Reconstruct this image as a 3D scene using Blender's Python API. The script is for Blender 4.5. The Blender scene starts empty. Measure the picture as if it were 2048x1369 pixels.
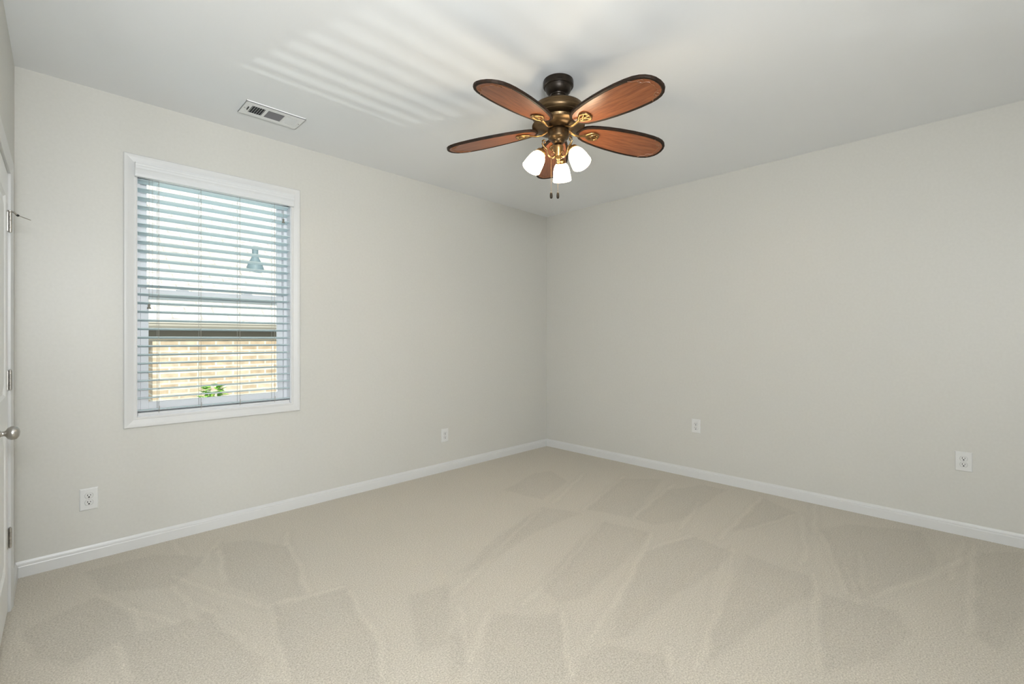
import bpy, bmesh, math, random
import numpy as np
from mathutils import Vector, Matrix

random.seed(7)
SC = bpy.context.scene
COL = SC.collection
PI = math.pi

# ------------------------------------------------------------------ camera
cam_data = bpy.data.cameras.new('camera')
cam_data.sensor_width = 36.0
cam_data.lens = 923.5 / 2048.0 * 36.0
cam_data.shift_y = -6.05 / 2048.0
cam_data.clip_start = 0.02
cam = bpy.data.objects.new('camera', cam_data)
COL.objects.link(cam)
cam.location = (-4.207, -3.623, 1.28)
cam.rotation_euler = (PI / 2, 0, math.radians(-45.0))
SC.camera = cam

# ------------------------------------------------------------------ world, lights, exposure
SC.view_settings.view_transform = 'Standard'
SC.view_settings.look = 'None'
SC.view_settings.gamma = 1.0
SC.view_settings.exposure = 0.06
SC.cycles.use_denoising = True
SC.cycles.max_bounces = 10
SC.cycles.diffuse_bounces = 5
SC.cycles.transparent_max_bounces = 12
SC.cycles.sample_clamp_indirect = 40.0
SC.cycles.caustics_reflective = False
SC.cycles.caustics_refractive = False

world = bpy.data.worlds.new('sky')
SC.world = world
world.use_nodes = True
wn = world.node_tree.nodes
wn['Background'].inputs['Color'].default_value = (0.80, 0.91, 1.0, 1)
wn['Background'].inputs['Strength'].default_value = 0.7


def add_light(name, kind, loc, target, energy, color=(1, 1, 1), **kw):
    d = bpy.data.lights.new(name, kind)
    d.energy = energy
    d.color = color
    for k, v in kw.items():
        setattr(d, k, v)
    o = bpy.data.objects.new(name, d)
    COL.objects.link(o)
    o.location = loc
    o.rotation_euler = (Vector(target) - Vector(loc)).to_track_quat('-Z', 'Y').to_euler()
    return o


# sunlight falling on the neighbouring house
add_light('sun', 'SUN', (-4, -8, 5.8), (-2.2, 0, 0), 6.4, (1.0, 0.95, 0.87), angle=math.radians(0.6))
# added panel strengthening the sky light that falls on the blind
add_light('sky_fill', 'AREA', (-3.4, 3.3, 4.4), (-3.4, 0.0, 3.6), 350.0, (1.0, 0.99, 0.98),
          shape='RECTANGLE', size=5.0, size_y=1.4)
# added panel standing in for sunlight bounced up between the houses
add_light('outdoor_bounce_fill', 'AREA', (-2.2, 3.0, 0.05), (-2.8, 0.0, 1.7), 36.0, (1.0, 0.99, 0.97),
          shape='RECTANGLE', size=3.8, size_y=0.6)
# added outdoor spot lamp, assumed source of stripes through the blind onto the ceiling
add_light('assumed_stripe_spot', 'SPOT', (-4.75, 3.55, 0.22), (-3.1, 0.0, 1.95), 320.0, (1.0, 0.98, 0.95),
          spot_size=math.radians(42), spot_blend=0.5, shadow_soft_size=0.035)
# added fill panel at the windowless rear wall, brightens the room
add_light('rear_fill', 'AREA', (-4.30, -5.58, 1.5), (-3.4, 0, 1.9), 64.0, (0.95, 0.978, 1.0),
          shape='RECTANGLE', size=1.9, size_y=1.7)
# added fill panel in the unseen hall, brightens the right wall
add_light('hall_fill', 'AREA', (-5.75, -4.4, 1.5), (0, -3.6, 1.5), 66.0, (0.95, 0.978, 1.0),
          shape='RECTANGLE', size=1.8, size_y=1.8)
# added fill disk behind the camera, lifts ceiling and left side like bounced flash
add_light('ceiling_bounce_fill', 'AREA', (-4.22, -4.15, 1.80), (-4.0, -2.0, 2.72), 60.0, (0.95, 0.978, 1.0),
          shape='DISK', size=0.5)


# ------------------------------------------------------------------ materials
def principled(name, color, rough=0.5, metal=0.0, spec=0.5, **kw):
    m = bpy.data.materials.new(name)
    m.use_nodes = True
    b = m.node_tree.nodes['Principled BSDF']
    b.inputs['Base Color'].default_value = (*color, 1)
    b.inputs['Roughness'].default_value = rough
    b.inputs['Metallic'].default_value = metal
    b.inputs['Specular IOR Level'].default_value = spec
    for k, v in kw.items():
        b.inputs[k].default_value = v
    return m


def nodes_of(m):
    nt = m.node_tree
    return nt, nt.nodes, nt.links, nt.nodes['Principled BSDF']


def add_bump(m, scale, strength, dist, detail=2.0, vec='Object'):
    nt, n, l, b = nodes_of(m)
    tc = n.new('ShaderNodeTexCoord')
    tx = n.new('ShaderNodeTexNoise')
    tx.inputs['Scale'].default_value = scale
    tx.inputs['Detail'].default_value = detail
    l.new(tc.outputs[vec], tx.inputs['Vector'])
    bp = n.new('ShaderNodeBump')
    bp.inputs['Strength'].default_value = strength
    bp.inputs['Distance'].default_value = dist
    l.new(tx.outputs['Fac'], bp.inputs['Height'])
    l.new(bp.outputs['Normal'], b.inputs['Normal'])
    return tx


def mottle(m, c1, c2, scale, detail=3.0, stretch=None, lo=0.3, hi=0.7):
    """colour that wanders between two shades of the same surface"""
    nt, n, l, b = nodes_of(m)
    tc = n.new('ShaderNodeTexCoord')
    tx = n.new('ShaderNodeTexNoise')
    tx.inputs['Scale'].default_value = scale
    tx.inputs['Detail'].default_value = detail
    src = tc.outputs['Object']
    if stretch:
        mp = n.new('ShaderNodeMapping')
        mp.inputs['Scale'].default_value = stretch
        l.new(src, mp.inputs['Vector'])
        src = mp.outputs['Vector']
    l.new(src, tx.inputs['Vector'])
    cr = n.new('ShaderNodeValToRGB')
    cr.color_ramp.elements[0].position = lo
    cr.color_ramp.elements[1].position = hi
    cr.color_ramp.elements[0].color = (*c1, 1)
    cr.color_ramp.elements[1].color = (*c2, 1)
    l.new(tx.outputs['Fac'], cr.inputs['Fac'])
    l.new(cr.outputs['Color'], b.inputs['Base Color'])


M = {}
M['wall'] = principled('greige_wall_paint', (0.585, 0.577, 0.53), 0.42, spec=0.5)
mottle(M['wall'], (0.575, 0.570, 0.533), (0.595, 0.590, 0.553), 60, 3)
add_bump(M['wall'], 210, 0.10, 0.002, 3)
M['ceiling'] = principled('flat_white_ceiling_paint', (0.81, 0.828, 0.848), 0.8, spec=0.2)
add_bump(M['ceiling'], 160, 0.08, 0.002, 3)
M['trim'] = principled('semi_gloss_white_trim', (0.645, 0.65, 0.645), 0.32)
M['door'] = principled('white_door_paint', (0.86, 0.87, 0.87), 0.38)
M['vinyl'] = principled('white_window_vinyl', (0.82, 0.83, 0.86), 0.35)
M['slat'] = principled('shade_tinted_slat', (0.57, 0.69, 0.72), 0.45)  # teal tint stands in for shade on white slats against bright outdoors
M['valance'] = principled('white_valance', (0.66, 0.675, 0.685), 0.4)
M['cord'] = principled('white_blind_cord', (0.42, 0.40, 0.36), 0.8)
M['tassel'] = principled('grey_brown_tassel', (0.20, 0.19, 0.16), 0.5)
M['plate'] = principled('white_outlet_plastic', (0.68, 0.685, 0.675), 0.3)
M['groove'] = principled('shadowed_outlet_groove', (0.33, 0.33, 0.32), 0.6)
M['slot'] = principled('dark_outlet_slot', (0.012, 0.012, 0.012), 0.7)
M['vent'] = principled('white_register_enamel', (0.82, 0.83, 0.835), 0.4)
M['duct'] = principled('dark_duct_interior', (0.045, 0.047, 0.05), 0.8)
M['nickel'] = principled('satin_nickel', (0.50, 0.48, 0.45), 0.32, 1.0)
M['slotdark'] = principled('hinge_gap', (0.02, 0.02, 0.02), 0.7)
M['bronze'] = principled('oil_rubbed_bronze', (0.045, 0.032, 0.020), 0.36, 0.45, spec=0.3)
mottle(M['bronze'], (0.016, 0.012, 0.009), (0.034, 0.025, 0.017), 30, 3)
M['motor'] = principled('brushed_dark_bronze', (0.16, 0.10, 0.05), 0.33, 0.85)
mottle(M['motor'], (0.075, 0.048, 0.024), (0.14, 0.09, 0.043), 14, 4, (1, 1, 14))
M['brass'] = principled('antique_brass', (0.50, 0.31, 0.12), 0.30, 0.95)
mottle(M['brass'], (0.26, 0.155, 0.06), (0.40, 0.25, 0.105), 35, 3)
M['edge'] = principled('dark_carved_blade_edge', (0.030, 0.018, 0.011), 0.55, spec=0.2)
mottle(M['edge'], (0.010, 0.007, 0.005), (0.030, 0.015, 0.008), 25, 4)
M['wood'] = principled('red_brown_blade_wood', (0.36, 0.13, 0.045), 0.30)
mottle(M['wood'], (0.18, 0.053, 0.019), (0.32, 0.112, 0.043), 9, 5, (1.2, 14, 14), 0.32, 0.68)
M['scroll'] = principled('carved_scroll_line', (0.24, 0.10, 0.045), 0.4)
M['bulb'] = principled('lit_bulb', (1, 1, 1), 0.4)
M['shade'] = principled('lit_opal_glass', (1.0, 0.98, 0.93), 0.25)
for key, col, s in (('shade', (1.0, 0.81, 0.55), 20.0), ('bulb', (1.0, 0.82, 0.60), 40.0)):
    b = M[key].node_tree.nodes['Principled BSDF']
    b.inputs['Emission Color'].default_value = (*col, 1)
    b.inputs['Emission Strength'].default_value = s
M['fascia'] = principled('painted_gutter', (0.44, 0.41, 0.36), 0.5)
M['soffit_shade'] = principled('eave_shade_brown', (0.17, 0.15, 0.115), 0.7)
M['leaf'] = principled('bright_green_leaf', (0.22, 0.50, 0.06), 0.5)
mottle(M['leaf'], (0.10, 0.30, 0.03), (0.34, 0.62, 0.10), 18, 2)
M['stem'] = principled('shrub_stem', (0.16, 0.10, 0.05), 0.8)
M['ground'] = principled('pale_paving', (0.60, 0.58, 0.53), 0.9)
mottle(M['ground'], (0.45, 0.43, 0.39), (0.52, 0.50, 0.47), 3, 4)
M['ventpipe'] = principled('shade_teal_pipe', (0.13, 0.185, 0.21), 0.6)  # dark teal puts the shade on the metal into its colour
M['ext'] = principled('exterior_wall_side', (0.5, 0.45, 0.4), 0.9)

# window glass: clear with a fresnel reflection
g = bpy.data.materials.new('clear_window_glass')
g.use_nodes = True
nt = g.node_tree
nt.nodes.clear()
out = nt.nodes.new('ShaderNodeOutputMaterial')
mx = nt.nodes.new('ShaderNodeMixShader')
tr = nt.nodes.new('ShaderNodeBsdfTransparent')
tr.inputs['Color'].default_value = (0.95, 0.98, 0.97, 1)
gl = nt.nodes.new('ShaderNodeBsdfGlossy')
gl.inputs['Roughness'].default_value = 0.02
fr = nt.nodes.new('ShaderNodeFresnel')
fr.inputs['IOR'].default_value = 1.45
nt.links.new(fr.outputs['Fac'], mx.inputs['Fac'])
nt.links.new(tr.outputs['BSDF'], mx.inputs[1])
nt.links.new(gl.outputs['BSDF'], mx.inputs[2])
nt.links.new(mx.outputs['Shader'], out.inputs['Surface'])
M['glass'] = g


def brick_material(name, c1, c2, mortar, width, height, msize, axes, bias=0.0):
    m = principled(name, c1, 0.9, spec=0.2)
    nt, n, l, b = nodes_of(m)
    tc = n.new('ShaderNodeTexCoord')
    sp = n.new('ShaderNodeSeparateXYZ')
    cb = n.new('ShaderNodeCombineXYZ')
    l.new(tc.outputs['Object'], sp.inputs[0])
    l.new(sp.outputs[axes[0]], cb.inputs['X'])
    l.new(sp.outputs[axes[1]], cb.inputs['Y'])
    br = n.new('ShaderNodeTexBrick')
    br.inputs['Scale'].default_value = 1.0
    br.inputs['Brick Width'].default_value = width
    br.inputs['Row Height'].default_value = height
    br.inputs['Mortar Size'].default_value = msize
    br.inputs['Bias'].default_value = bias
    br.inputs['Color1'].default_value = (*c1, 1)
    br.inputs['Color2'].default_value = (*c2, 1)
    br.inputs['Mortar'].default_value = (*mortar, 1)
    l.new(cb.outputs[0], br.inputs['Vector'])
    nz = n.new('ShaderNodeTexNoise')
    nz.inputs['Scale'].default_value = 9.0
    nz.inputs['Detail'].default_value = 4.0
    l.new(tc.outputs['Object'], nz.inputs['Vector'])
    mxn = n.new('ShaderNodeMix')
    mxn.data_type = 'RGBA'
    mxn.blend_type = 'OVERLAY'
    mxn.inputs['Factor'].default_value = 0.5
    l.new(br.outputs['Color'], mxn.inputs['A'])
    l.new(nz.outputs['Fac'], mxn.inputs['B'])
    l.new(mxn.outputs['Result'], b.inputs['Base Color'])
    return m


M['brick'] = brick_material('tan_brick_wall', (0.42, 0.315, 0.215), (0.50, 0.415, 0.315), (0.56, 0.53, 0.46),
                            0.215, 0.0725, 0.012, ('X', 'Z'))
M['shingle'] = brick_material('weathered_roof_shingle', (0.54, 0.53, 0.515), (0.60, 0.585, 0.57), (0.43, 0.395, 0.37),
                              0.33, 0.145, 0.010, ('X', 'Y'))

# carpet: cut pile specks plus the nap the vacuum cleaner left (attribute "nap" on the floor mesh)
cm = principled('beige_cut_pile_carpet', (0.55, 0.50, 0.42), 1.0, spec=0.05)
cm.node_tree.nodes['Principled BSDF'].inputs['Sheen Weight'].default_value = 0.15
cm.node_tree.nodes['Principled BSDF'].inputs['Sheen Roughness'].default_value = 0.6
nt, n, l, b = nodes_of(cm)
tc = n.new('ShaderNodeTexCoord')
at = n.new('ShaderNodeAttribute')
at.attribute_name = 'nap'
n1 = n.new('ShaderNodeTexNoise')
n1.inputs['Scale'].default_value = 150
n1.inputs['Detail'].default_value = 3
n1.inputs['Roughness'].default_value = 0.7
n2 = n.new('ShaderNodeTexNoise')
n2.inputs['Scale'].default_value = 2.2
n2.inputs['Detail'].default_value = 3
for q in (n1, n2):
    l.new(tc.outputs['Object'], q.inputs['Vector'])
cr = n.new('ShaderNodeValToRGB')
cr.color_ramp.elements[0].position = 0.34
cr.color_ramp.elements[1].position = 0.66
cr.color_ramp.elements[0].color = (0.40, 0.362, 0.295, 1)
cr.color_ramp.elements[1].color = (0.67, 0.622, 0.535, 1)
l.new(n1.outputs['Fac'], cr.inputs['Fac'])
m1 = n.new('ShaderNodeMath')
m1.operation = 'MULTIPLY_ADD'
l.new(at.outputs['Fac'], m1.inputs[0])
m1.inputs[1].default_value = 0.16
m1.inputs[2].default_value = 0.90
m2 = n.new('ShaderNodeMath')
m2.operation = 'MULTIPLY_ADD'
l.new(n2.outputs['Fac'], m2.inputs[0])
m2.inputs[1].default_value = 0.06
l.new(m1.outputs[0], m2.inputs[2])
vm = n.new('ShaderNodeVectorMath')
vm.operation = 'SCALE'
l.new(cr.outputs['Color'], vm.inputs[0])
l.new(m2.outputs[0], vm.inputs['Scale'])
l.new(vm.outputs[0], b.inputs['Base Color'])
bp = n.new('ShaderNodeBump')
bp.inputs['Strength'].default_value = 0.5
bp.inputs['Distance'].default_value = 0.006
l.new(n1.outputs['Fac'], bp.inputs['Height'])
l.new(bp.outputs['Normal'], b.inputs['Normal'])
M['carpet'] = cm


# ------------------------------------------------------------------ mesh helpers
class MB:
    """collects shapes in one bmesh, then links them as one mesh object"""

    def __init__(self):
        self.bm = bmesh.new()
        self.mats = []
        self.mi = 0

    def use(self, mat):
        if mat not in self.mats:
            self.mats.append(mat)
        self.mi = self.mats.index(mat)
        return self

    def face(self, vs, smooth=False):
        try:
            f = self.bm.faces.new(vs)
        except ValueError:
            return None
        f.material_index = self.mi
        f.smooth = smooth
        return f

    def box(self, x0, x1, y0, y1, z0, z1, bevel=0.0, mat4=None):
        c = [(x, y, z) for x in (x0, x1) for y in (y0, y1) for z in (z0, z1)]
        v = [self.bm.verts.new(mat4 @ Vector(p) if mat4 else p) for p in c]
        fs = []
        for q in ((0, 1, 3, 2), (4, 6, 7, 5), (0, 4, 5, 1), (2, 3, 7, 6), (0, 2, 6, 4), (1, 5, 7, 3)):
            fs.append(self.face([v[i] for i in q]))
        if bevel > 0:
            es = list({e for f in fs for e in f.edges})
            r = bmesh.ops.bevel(self.bm, geom=es, offset=bevel, segments=2, affect='EDGES', profile=0.5)
            for f in r['faces']:
                f.material_index = self.mi
        return self

    def sweep(self, rings, closed_ring=True, caps=True, smooth=True):
        """rings: list of lists of points, same length each"""
        vr = [[self.bm.verts.new(p) for p in r] for r in rings]
        k = len(vr[0])
        for a, b2 in zip(vr, vr[1:]):
            for i in range(k if closed_ring else k - 1):
                j = (i + 1) % k
                self.face([a[i], a[j], b2[j], b2[i]], smooth)
        if caps and closed_ring:
            self.face(list(reversed(vr[0])))
            self.face(vr[-1])
        return self

    def lathe(self, prof, seg=48, axis=None, smooth=True):
        """prof: (r, z) pairs; axis: matrix placing the local z axis"""
        mat4 = axis or Matrix()
        rings = []
        for r, z in prof:
            r = max(r, 0.0004)
            rings.append([mat4 @ Vector((r * math.cos(2 * PI * i / seg), r * math.sin(2 * PI * i / seg), z))
                          for i in range(seg)])
        return self.sweep(rings, True, True, smooth)

    def tube(self, pts, rad, seg=10, flat=1.0, up=None):
        """round (or flattened) tube along points; rad may be a list"""
        pts = [Vector(p) for p in pts]
        rings = []
        for i, p in enumerate(pts):
            t = (pts[min(i + 1, len(pts) - 1)] - pts[max(i - 1, 0)]).normalized()
            ref = Vector(up) if up else Vector((0, 0, 1))
            if abs(t.dot(ref)) > 0.98:
                ref = Vector((1, 0, 0))
            s = t.cross(ref).normalized()
            w = s.cross(t).normalized()
            r = rad[i] if isinstance(rad, (list, tuple)) else rad
            rings.append([p + s * (r * math.cos(2 * PI * j / seg)) + w * (r * flat * math.sin(2 * PI * j / seg))
                          for j in range(seg)])
        return self.sweep(rings)

    def ring(self, pts, rad, seg=8, flat=1.0):
        """closed tube"""
        pts = [Vector(p) for p in pts]
        k = len(pts)
        rings = []
        for i, p in enumerate(pts):
            t = (pts[(i + 1) % k] - pts[i - 1]).normalized()
            s = t.cross(Vector((0, 0, 1))).normalized()
            w = s.cross(t).normalized()
            rings.append([p + s * (rad * math.cos(2 * PI * j / seg)) + w * (rad * flat * math.sin(2 * PI * j / seg))
                          for j in range(seg)])
        rings.append(rings[0])
        return self.sweep(rings, True, False)

    def prism(self, outline, z0, z1):
        """outline of (x, y), extruded along z"""
        a = [self.bm.verts.new((x, y, z0)) for x, y in outline]
        b2 = [self.bm.verts.new((x, y, z1)) for x, y in outline]
        k = len(a)
        self.face(list(reversed(a)))
        self.face(b2)
        for i in range(k):
            j = (i + 1) % k
            self.face([a[i], a[j], b2[j], b2[i]])
        return self

    def build(self, name, mat=None, parent=None, loc=None, rot=None, autosmooth=None):
        if mat is not None and not self.mats:
            self.mats = [mat]
        bmesh.ops.remove_doubles(self.bm, verts=self.bm.verts, dist=1e-6)
        bmesh.ops.recalc_face_normals(self.bm, faces=self.bm.faces)
        me = bpy.data.meshes.new(name)
        self.bm.to_mesh(me)
        self.bm.free()
        for m in self.mats:
            me.materials.append(m)
        o = bpy.data.objects.new(name, me)
        COL.objects.link(o)
        if autosmooth:
            me.set_sharp_from_angle(angle=math.radians(autosmooth))
        if parent is not None:
            o.parent = parent
        if loc is not None:
            o.location = loc
        if rot is not None:
            o.rotation_euler = rot
        return o


def tag(o, label=None, cat=None, group=None, kind=None):
    if label:
        o['label'] = label
    if cat:
        o['category'] = cat
    if group:
        o['group'] = group
    if kind:
        o['kind'] = kind
    return o


def empty(name, loc=(0, 0, 0), rot=(0, 0, 0), parent=None):
    e = bpy.data.objects.new(name, None)
    e.empty_display_size = 0.1
    COL.objects.link(e)
    e.location = loc
    e.rotation_euler = rot
    if parent:
        e.parent = parent
    return e


def copy_tree(o, parent=None):
    c = o.copy()
    COL.objects.link(c)
    c.parent = parent
    for ch in o.children:
        copy_tree(ch, c)
    return c


def structure(o, label=None):
    o['kind'] = 'structure'
    if label:
        o['label'] = label
    return o

# ------------------------------------------------------------------ room shell
H = 2.74
XL = -4.342                       # left wall plane at the window wall
PHI = math.radians(-0.75)         # the left wall is slightly out of square
YB = -5.60                        # rear wall
OX0, OX1, OZ0, OZ1 = -3.832, -2.931, 0.802, 2.343   # window opening
WT = 0.15

m = MB()
m.box(XL - 1.6, OX0, 0, WT, -0.02, H + 0.02).box(OX1, 0.15, 0, WT, -0.02, H + 0.02)
m.box(OX0, OX1, 0, WT, -0.02, OZ0).box(OX0, OX1, 0, WT, OZ1, H + 0.02)
structure(m.build('wall_window', M['wall']), 'greige wall with the window')
m = MB()
m.box(0, 0.15, YB - 0.15, 0, -0.02, H + 0.02)
structure(m.build('wall_right', M['wall']), 'long plain greige wall on the right')

# left wall in its own frame: local x points into the room, local y runs to the window wall
DT0, DT1, DZ = 0.432, 1.044, 2.050   # door leaf: distance from the window wall, top
m = MB()
m.box(-0.12, 0, -DT0 + 0.006, 0.0, -0.02, H + 0.02)
m.box(-0.12, 0, -1.62, -DT1 - 0.006, -0.02, H + 0.02)
m.box(-0.12, 0, -DT1 - 0.006, -DT0 + 0.006, DZ + 0.006, H + 0.02)
wl = structure(m.build('wall_left', M['wall'], None, (XL, 0, 0), (0, 0, PHI)), 'greige wall with the white door')
m = MB()
m.box(XL - 1.45, XL - 0.13, -1.62, -1.50, -0.02, H + 0.02)
structure(m.build('wall_alcove', M['wall']))
m = MB()
m.box(-5.95, -5.80, YB - 0.15, -1.50, -0.02, H + 0.02)
structure(m.build('wall_hall', M['wall']))
m = MB()
m.box(-5.80, 0.0, YB - 0.15, YB, -0.02, H + 0.02)
structure(m.build('wall_rear', M['wall']))
m = MB()
m.box(-5.95, 0.15, YB - 0.15, WT, H, H + 0.12)
structure(m.build('ceiling', M['ceiling']), 'white ceiling')

# carpeted floor: a fine grid carrying the vacuum nap
NAP_PATCHES = [[(-1.65, -2.22), (-1.26, -2.34), (-1.31, -2.61), (-1.67, -2.61), (-2.02, -2.57), (-2.44, -2.57), (-2.54, -2.53), (-2.29, -2.43)], [(-1.29, -2.66), (-1.31, -3.01), (-1.52, -3.06), (-1.73, -2.99), (-2.08, -2.93), (-2.37, -2.89), (-2.19, -2.82), (-1.83, -2.76)], [(-1.02, -2.48), (-0.16, -2.42), (-0.32, -2.72), (-0.87, -2.56)], [(-0.55, -2.89), (-0.3, -3.01), (-0.1, -3.4), (-0.6, -3.5), (-1.38, -3.25), (-1.35, -3.16)], [(-1.38, -1.56), (-0.53, -1.33), (-0.24, -1.62), (-1.27, -1.9), (-1.31, -1.72)], [(-1.27, -1.9), (-0.52, -1.78), (-0.15, -1.94), (-0.15, -2.14), (-1.08, -2.16), (-1.27, -2.07)], [(-2.41, -2.03), (-1.92, -1.88), (-1.46, -1.77), (-1.4, -2.11), (-1.81, -2.2), (-2.33, -2.26), (-2.48, -2.21)], [(-2.76, -2.04), (-2.53, -2.26), (-2.67, -2.4), (-2.8, -2.53), (-2.88, -2.53), (-3.09, -2.32), (-2.91, -2.16)], [(-2.69, -2.5), (-2.54, -2.55), (-2.45, -2.76), (-2.57, -2.83), (-2.83, -2.57)], [(-1.47, -3.08), (-1.39, -3.37), (-1.58, -3.43), (-1.84, -3.38), (-2.11, -3.21), (-1.85, -3.14)], [(-1.49, -0.81), (-0.95, -0.66), (-0.76, -0.72), (-0.93, -1.05), (-1.44, -1.2)], [(-0.28, -3.63), (-0.07, -3.84), (-1.06, -3.79), (-1.47, -3.7), (-1.39, -3.63)], [(-2.64, -1.64), (-2.18, -1.44), (-1.55, -1.3), (-1.44, -1.59), (-1.94, -1.57), (-2.48, -1.67)], [(-2.99, -2.03), (-2.86, -1.99), (-3.05, -2.21), (-3.14, -2.26), (-3.16, -2.25)], [(-3.45, -0.3), (-3.32, -0.34), (-3.18, -0.61), (-3.19, -0.81), (-3.3, -1.24), (-3.44, -1.22), (-3.56, -0.86)], [(-3.46, -1.27), (-3.13, -1.34), (-3.18, -1.56), (-3.23, -1.85), (-3.34, -2.07), (-3.57, -1.84), (-3.53, -1.49)], [(-4.29, -0.68), (-4.05, -0.53), (-3.94, -0.82), (-3.92, -1.07), (-3.8, -1.08), (-3.67, -1.1), (-3.64, -1.43), (-3.6, -1.61), (-3.66, -1.75), (-3.98, -1.43), (-4.0, -1.07), (-4.16, -1.12), (-4.27, -0.93)], [(-4.08, -0.17), (-3.77, -0.18), (-3.56, -0.43), (-3.67, -0.61), (-3.78, -0.69), (-4.01, -0.54)], [(-2.95, -1.63), (-2.72, -1.68), (-3.02, -2.07), (-3.15, -2.02)], [(-3.52, -0.82), (-3.42, -0.92), (-3.45, -1.0), (-3.55, -0.89)]]
NAP_STREAKS = [[(-3.44, -0.22), (-3.52, -0.36), (-3.59, -0.51)], [(-3.74, -0.57), (-3.6, -0.95), (-3.47, -1.25)], [(-3.76, -0.71), (-3.73, -0.93), (-3.67, -1.1)], [(-3.93, -0.81), (-3.93, -1.05)], [(-3.94, -0.78), (-3.87, -0.95), (-3.8, -1.09)], [(-3.48, -0.39), (-3.56, -0.83)], [(-3.16, -0.58), (-3.21, -0.93), (-3.29, -1.25)], [(-3.14, -1.39), (-3.19, -1.65), (-3.22, -1.86), (-3.32, -2.04)], [(-3.46, -1.26), (-3.52, -1.49), (-3.57, -1.8)], [(-3.67, -1.1), (-3.66, -1.29), (-3.63, -1.42)], [(-4.01, -1.09), (-3.99, -1.37)], [(-4.05, -0.52), (-3.94, -0.79)], [(-3.09, -0.42), (-3.18, -0.6)], [(-3.74, -0.95), (-3.73, -1.15)], [(-3.46, -1.23), (-3.14, -1.33)], [(-4.31, -0.66), (-4.27, -0.93)], [(-3.66, -0.04), (-3.65, -0.3)], [(-1.26, -2.59), (-1.85, -2.74), (-2.42, -2.86)], [(-1.33, -2.57), (-1.98, -2.74)], [(-0.36, -2.74), (-1.08, -2.93), (-1.18, -2.92)], [(-0.02, -2.75), (-0.63, -2.88)], [(-0.6, -2.91), (-1.0, -3.05), (-1.37, -3.17)], [(-0.77, -3.14), (-1.38, -3.25)], [(-1.33, -3.26), (-0.94, -3.43), (-0.38, -3.6)], [(-0.83, -3.53), (-0.11, -3.58)], [(-0.13, -3.62), (-0.98, -3.61), (-1.38, -3.61)], [(-1.39, -2.12), (-2.12, -2.35), (-2.6, -2.47)], [(-1.46, -1.78), (-2.19, -2.0), (-2.6, -2.09)], [(-1.21, -2.23), (-0.59, -2.1)], [(-2.76, -2.01), (-3.04, -2.22)], [(-2.52, -2.27), (-2.81, -2.54)], [(-2.82, -1.89), (-3.03, -2.2)], [(-1.27, -3.01), (-1.63, -3.09), (-2.1, -3.2)], [(-2.4, -2.73), (-2.53, -2.81)], [(-0.12, -3.39), (-0.62, -3.49)], [(-1.06, -3.12), (-1.43, -3.23)], [(-1.38, -1.56), (-0.42, -1.32)], [(-1.27, -1.9), (-0.33, -1.76)], [(-1.42, -1.3), (-0.61, -1.0)], [(-1.66, -2.22), (-1.25, -2.32)], [(-1.18, -2.47), (-0.14, -2.41)], [(-0.89, -2.55), (-0.31, -2.72)], [(-2.5, -1.65), (-1.61, -1.33)], [(-2.8, -1.78), (-2.22, -1.58)]]



def seg_dist(px, py, a, b):
    ax, ay = a
    bx, by = b
    dx, dy = bx - ax, by - ay
    t = np.clip(((px - ax) * dx + (py - ay) * dy) / (dx * dx + dy * dy + 1e-9), 0, 1)
    return np.hypot(px - (ax + t * dx), py - (ay + t * dy))


def inside(px, py, poly):
    r = np.zeros(px.shape, bool)
    k = len(poly)
    for i in range(k):
        (x0, y0), (x1, y1) = poly[i], poly[(i + 1) % k]
        if y0 == y1:
            continue
        c = ((y0 > py) != (y1 > py)) & (px < (x1 - x0) * (py - y0) / (y1 - y0) + x0)
        r ^= c
    return r


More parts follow.
